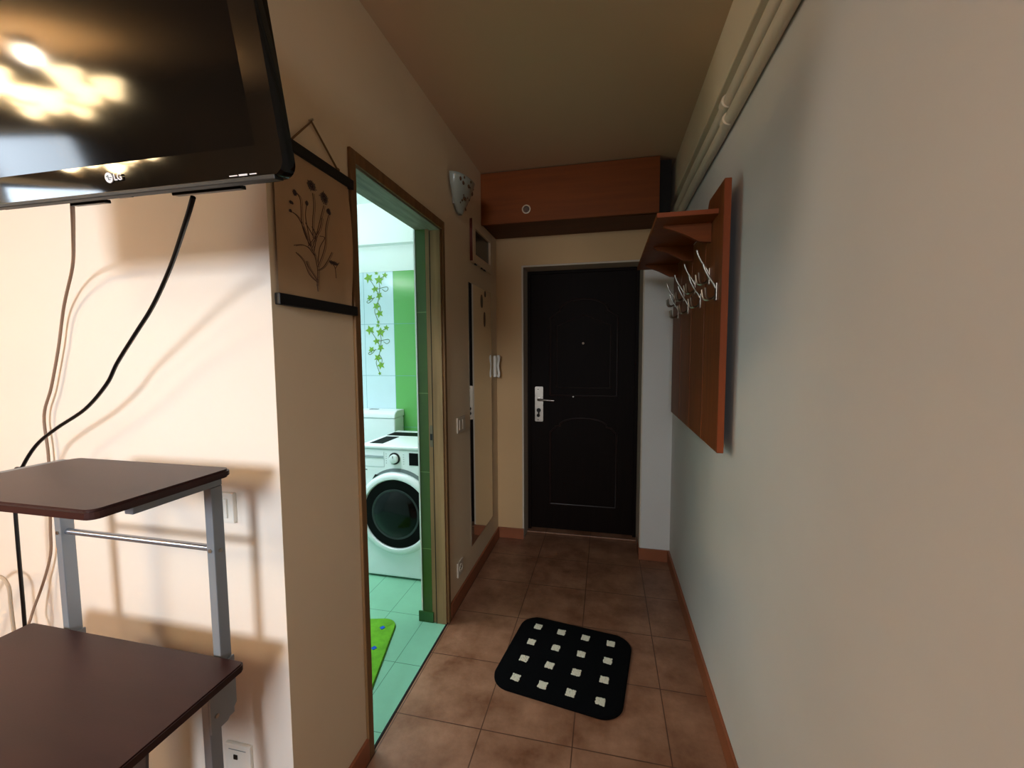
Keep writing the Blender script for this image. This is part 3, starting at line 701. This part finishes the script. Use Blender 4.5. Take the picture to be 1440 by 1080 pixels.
# ------------------------------------------------------------------ washing machine
wm = thing('washing_machine', 'white front-loading washing machine with dark round door in the bathroom', 'washing machine', (-1.17, 2.5, 0))
WX0_, WX1_, WY, WT = -1.465, -.925, 2.262, .828
b = NB(); box(b, WX0_, WX1_, WY, 2.74, .012, WT-.022, .01, 3); obj('cabinet', b, M_appl, wm, smooth=True)
b = NB(); box(b, WX0_-.002, WX1_+.002, WY-.006, 2.745, WT-.0215, WT, .008, 3); tp = obj('top_panel', b, M_appl, wm, smooth=True)
for k in range(4):
    bb = NB(); x = WX0_+.05 if k % 2 == 0 else WX1_-.05; y = WY+.05 if k < 2 else 2.69
    tube(bb, [(x, y, .0008), (x, y, .0118)], .02, 14); obj('foot', bb, M_black, wm)
b = NB(); box(b, -1.43, -1.34, WY+.05, WY+.26, WT, WT+.0015, .0003); obj('black_pad', b, M_matte, tp)
b = NB(); box(b, -1.45, -1.12, 2.56, 2.67, WT, WT+.0015, .0003); obj('black_pad', b, M_matte, tp)
DC = (-1.228, WY-.001, .415)
b = NB(); lathe(b, [(.253, 0), (.253, -.008), (.247, -.020), (.232, -.028), (.216, -.026), (.2105, -.018), (.2105, -.004)], DC, 1, 64); dr = obj('door_ring', b, M_appl, wm, smooth=True)
b = NB(); lathe(b, [(.210, -.012), (.205, -.020), (.16, -.022), (.156, -.020)], DC, 1, 64); obj('dark_rim', b, M_matte, dr, smooth=True)
b = NB(); lathe(b, [(.1555, -.019), (.14, -.022), (.12, -.036), (.08, -.046), (.03, -.05), (.002, -.0505)], DC, 1, 48); obj('door_glass', b, M_drum, dr, smooth=True)
b = NB(); lathe(b, [(.155, -.0205), (.155, -.0225), (.151, -.0235), (.148, -.0215)], DC, 1, 48); obj('glass_rim', b, mat('smoked_rim', (52, 58, 60), .4), dr, smooth=True)
# dark crescent above the door
b = NB(); A = []
for k in range(25):
    a = math.radians(128 - 118*k/24); w = .021*math.sin(PI*k/24)**.6 + .001
    A.append(((DC[0] + .257*math.cos(a), DC[2] + .257*math.sin(a)), (DC[0] + (.257+w)*math.cos(a), DC[2] + (.257+w)*math.sin(a))))
poly = [p[0] for p in A] + [p[1] for p in A[::-1]]
prism(b, poly, 1, WY-.002, WY); obj('grip_crescent', b, M_applg, wm)
b = NB(); prism(b, [(DC[0]+.257*math.cos(math.radians(a)), DC[2]+.257*math.sin(math.radians(a))) for a in (128, 122, 116)] + [(DC[0]+.270*math.cos(math.radians(121)), DC[2]+.272*math.sin(math.radians(121)))], 1, WY-.003, WY); obj('door_latch', b, M_black, wm)
b = NB(); lathe(b, [(.036, 0), (.036, -.004), (.028, -.006)], (-1.235, WY, .752), 1, 32); kn = obj('dial_ring', b, M_black, wm, smooth=True)
b = NB(); lathe(b, [(.027, -.005), (.026, -.022), (.022, -.024)], (-1.235, WY, .752), 1, 32); obj('dial', b, M_appl, kn, smooth=True)
b = NB(); box(b, -1.2365, -1.2335, WY-.0255, WY-.0238, .759, .772); obj('dial_mark', b, M_black, kn)
b = NB(); box(b, -1.140, -1.062, WY-.002, WY, .715, .79, .0008); obj('display', b, M_matte, wm)
b = NB(); box(b, -1.45, -1.31, WY-.003, WY, .752, .766, .001); box(b, -1.455, -1.305, WY-.0012, WY, .696, .698, .0002); box(b, -1.306, -1.304, WY-.0012, WY, .696, .79, .0002); dw = obj('detergent_drawer', b, mat('panel_shadow_grey', (168, 182, 188), .4), wm)
b = NB()
for k in range(5):
    box(b, -1.292, -1.288, WY-.0008, WY, .72+.014*k, .724+.014*k, .0001)
    box(b, -1.18, -1.172, WY-.0008, WY, .72+.014*k, .722+.014*k, .0001)
obj('program_marks', b, M_applg, wm)
b = NB(); box(b, -1.46, -1.44, WY-.001, WY, .785, .798, .0003); box(b, -1.455, -1.42, WY-.0008, WY, .672, .679, .0002); obj('badge', b, M_applg, wm)

# white tank behind the machine
ct = thing('toilet_cistern', 'white box-shaped tank with rounded lid behind the washing machine', 'cistern', (-1.72, 2.88, 0))
b = NB(); box(b, -1.925, -1.52, 2.80, 2.945, .42, .905, .012, 3); obj('tank', b, M_appl, ct, smooth=True)
b = NB(); prism(b, [(2.795, .9055), (2.945, .9055), (2.945, .955), (2.84, .957), (2.805, .945), (2.795, .93)], 0, -1.93, -1.516, .004); ld = obj('lid', b, M_appl, ct, smooth=True)
b = NB(); box(b, -1.77, -1.70, 2.87, 2.90, .956, .9595, .002); obj('flush_button', b, M_applg, ld)
b = NB(); tube(b, [(-1.72, 2.9, .42), (-1.72, 2.9, .001)], .022, 16); obj('flush_pipe', b, M_appl, ct, smooth=True)

# ------------------------------------------------------------------ lights
def area(name, loc, target, sx, sy, power, rgb, spread=None):
    l = bpy.data.lights.new(name, 'AREA'); l.shape = 'RECTANGLE'; l.size = sx; l.size_y = sy; l.energy = power; l.color = rgb
    if spread: l.spread = math.radians(spread)
    o = bpy.data.objects.new(name, l); COL.objects.link(o); o.location = loc
    o.rotation_euler = (Vector(target)-Vector(loc)).to_track_quat('-Z', 'Y').to_euler(); return o
area('daylight_rear_window', (-.38, -2.45, 1.98), (-1.2, .86, 1.0), .72, .62, 16, (.88, .94, 1.0), 72)
area('daylight_side_window', (-4.15, -1.73, 1.75), (.4, .9, 1.1), .5, .75, 22, (.76, .88, 1.0))
area('bathroom_ceiling_light', (-1.95, 1.7, 2.46), (-2.0, 1.8, 0), .7, .7, 18, (.93, .97, 1.0), 108)
area('bathroom_uplight_fill', (-2.0, 2.0, 2.08), (-1.9, 2.1, 2.5), .3, .3, 7, (.93, .98, 1.0))  # added upward fill for the upper bathroom walls, no lamp there
for nm, lc, e, sz in (('room_lamp_bulb', (-3.18, -1.29, 2.42), 12, .05), ('warm_room_fill', (-1.0, -1.1, 2.3), 13, .16)):  # second entry is an added warm fill without a real pendant
    l = bpy.data.lights.new(nm, 'POINT'); l.energy = e; l.color = (1, .88, .70); l.shadow_soft_size = sz
    o = bpy.data.objects.new(nm, l); COL.objects.link(o); o.location = lc
w = bpy.data.worlds.new('world'); bpy.context.scene.world = w; w.use_nodes = True
w.node_tree.nodes['Background'].inputs[0].default_value = (.6, .75, 1, 1); w.node_tree.nodes['Background'].inputs[1].default_value = .6

# ------------------------------------------------------------------ camera
cam = bpy.data.cameras.new('camera'); co = bpy.data.objects.new('camera', cam); COL.objects.link(co)
cam.sensor_width = 36; cam.sensor_fit = 'HORIZONTAL'; cam.lens = 588.38/1440*36; cam.clip_start = .02
r_, u_, f_ = Vector((.97574278, .21884348, -.00579202)), Vector((-.01041438, .07282866, .99729009))*1, Vector((-.21867227, .97303829, -.07334116))
u_ = r_.cross(f_) * 1.0
m3 = Matrix((r_, u_, -f_)).transposed()
co.matrix_world = Matrix.Translation((0, 0, 1.37963)) @ m3.to_4x4()
sc_ = bpy.context.scene; sc_.camera = co
sc_.view_settings.view_transform = 'Standard'; sc_.view_settings.look = 'None'; sc_.view_settings.exposure = 0; sc_.view_settings.gamma = .9
sc_.cycles.max_bounces = 10; sc_.cycles.diffuse_bounces = 5
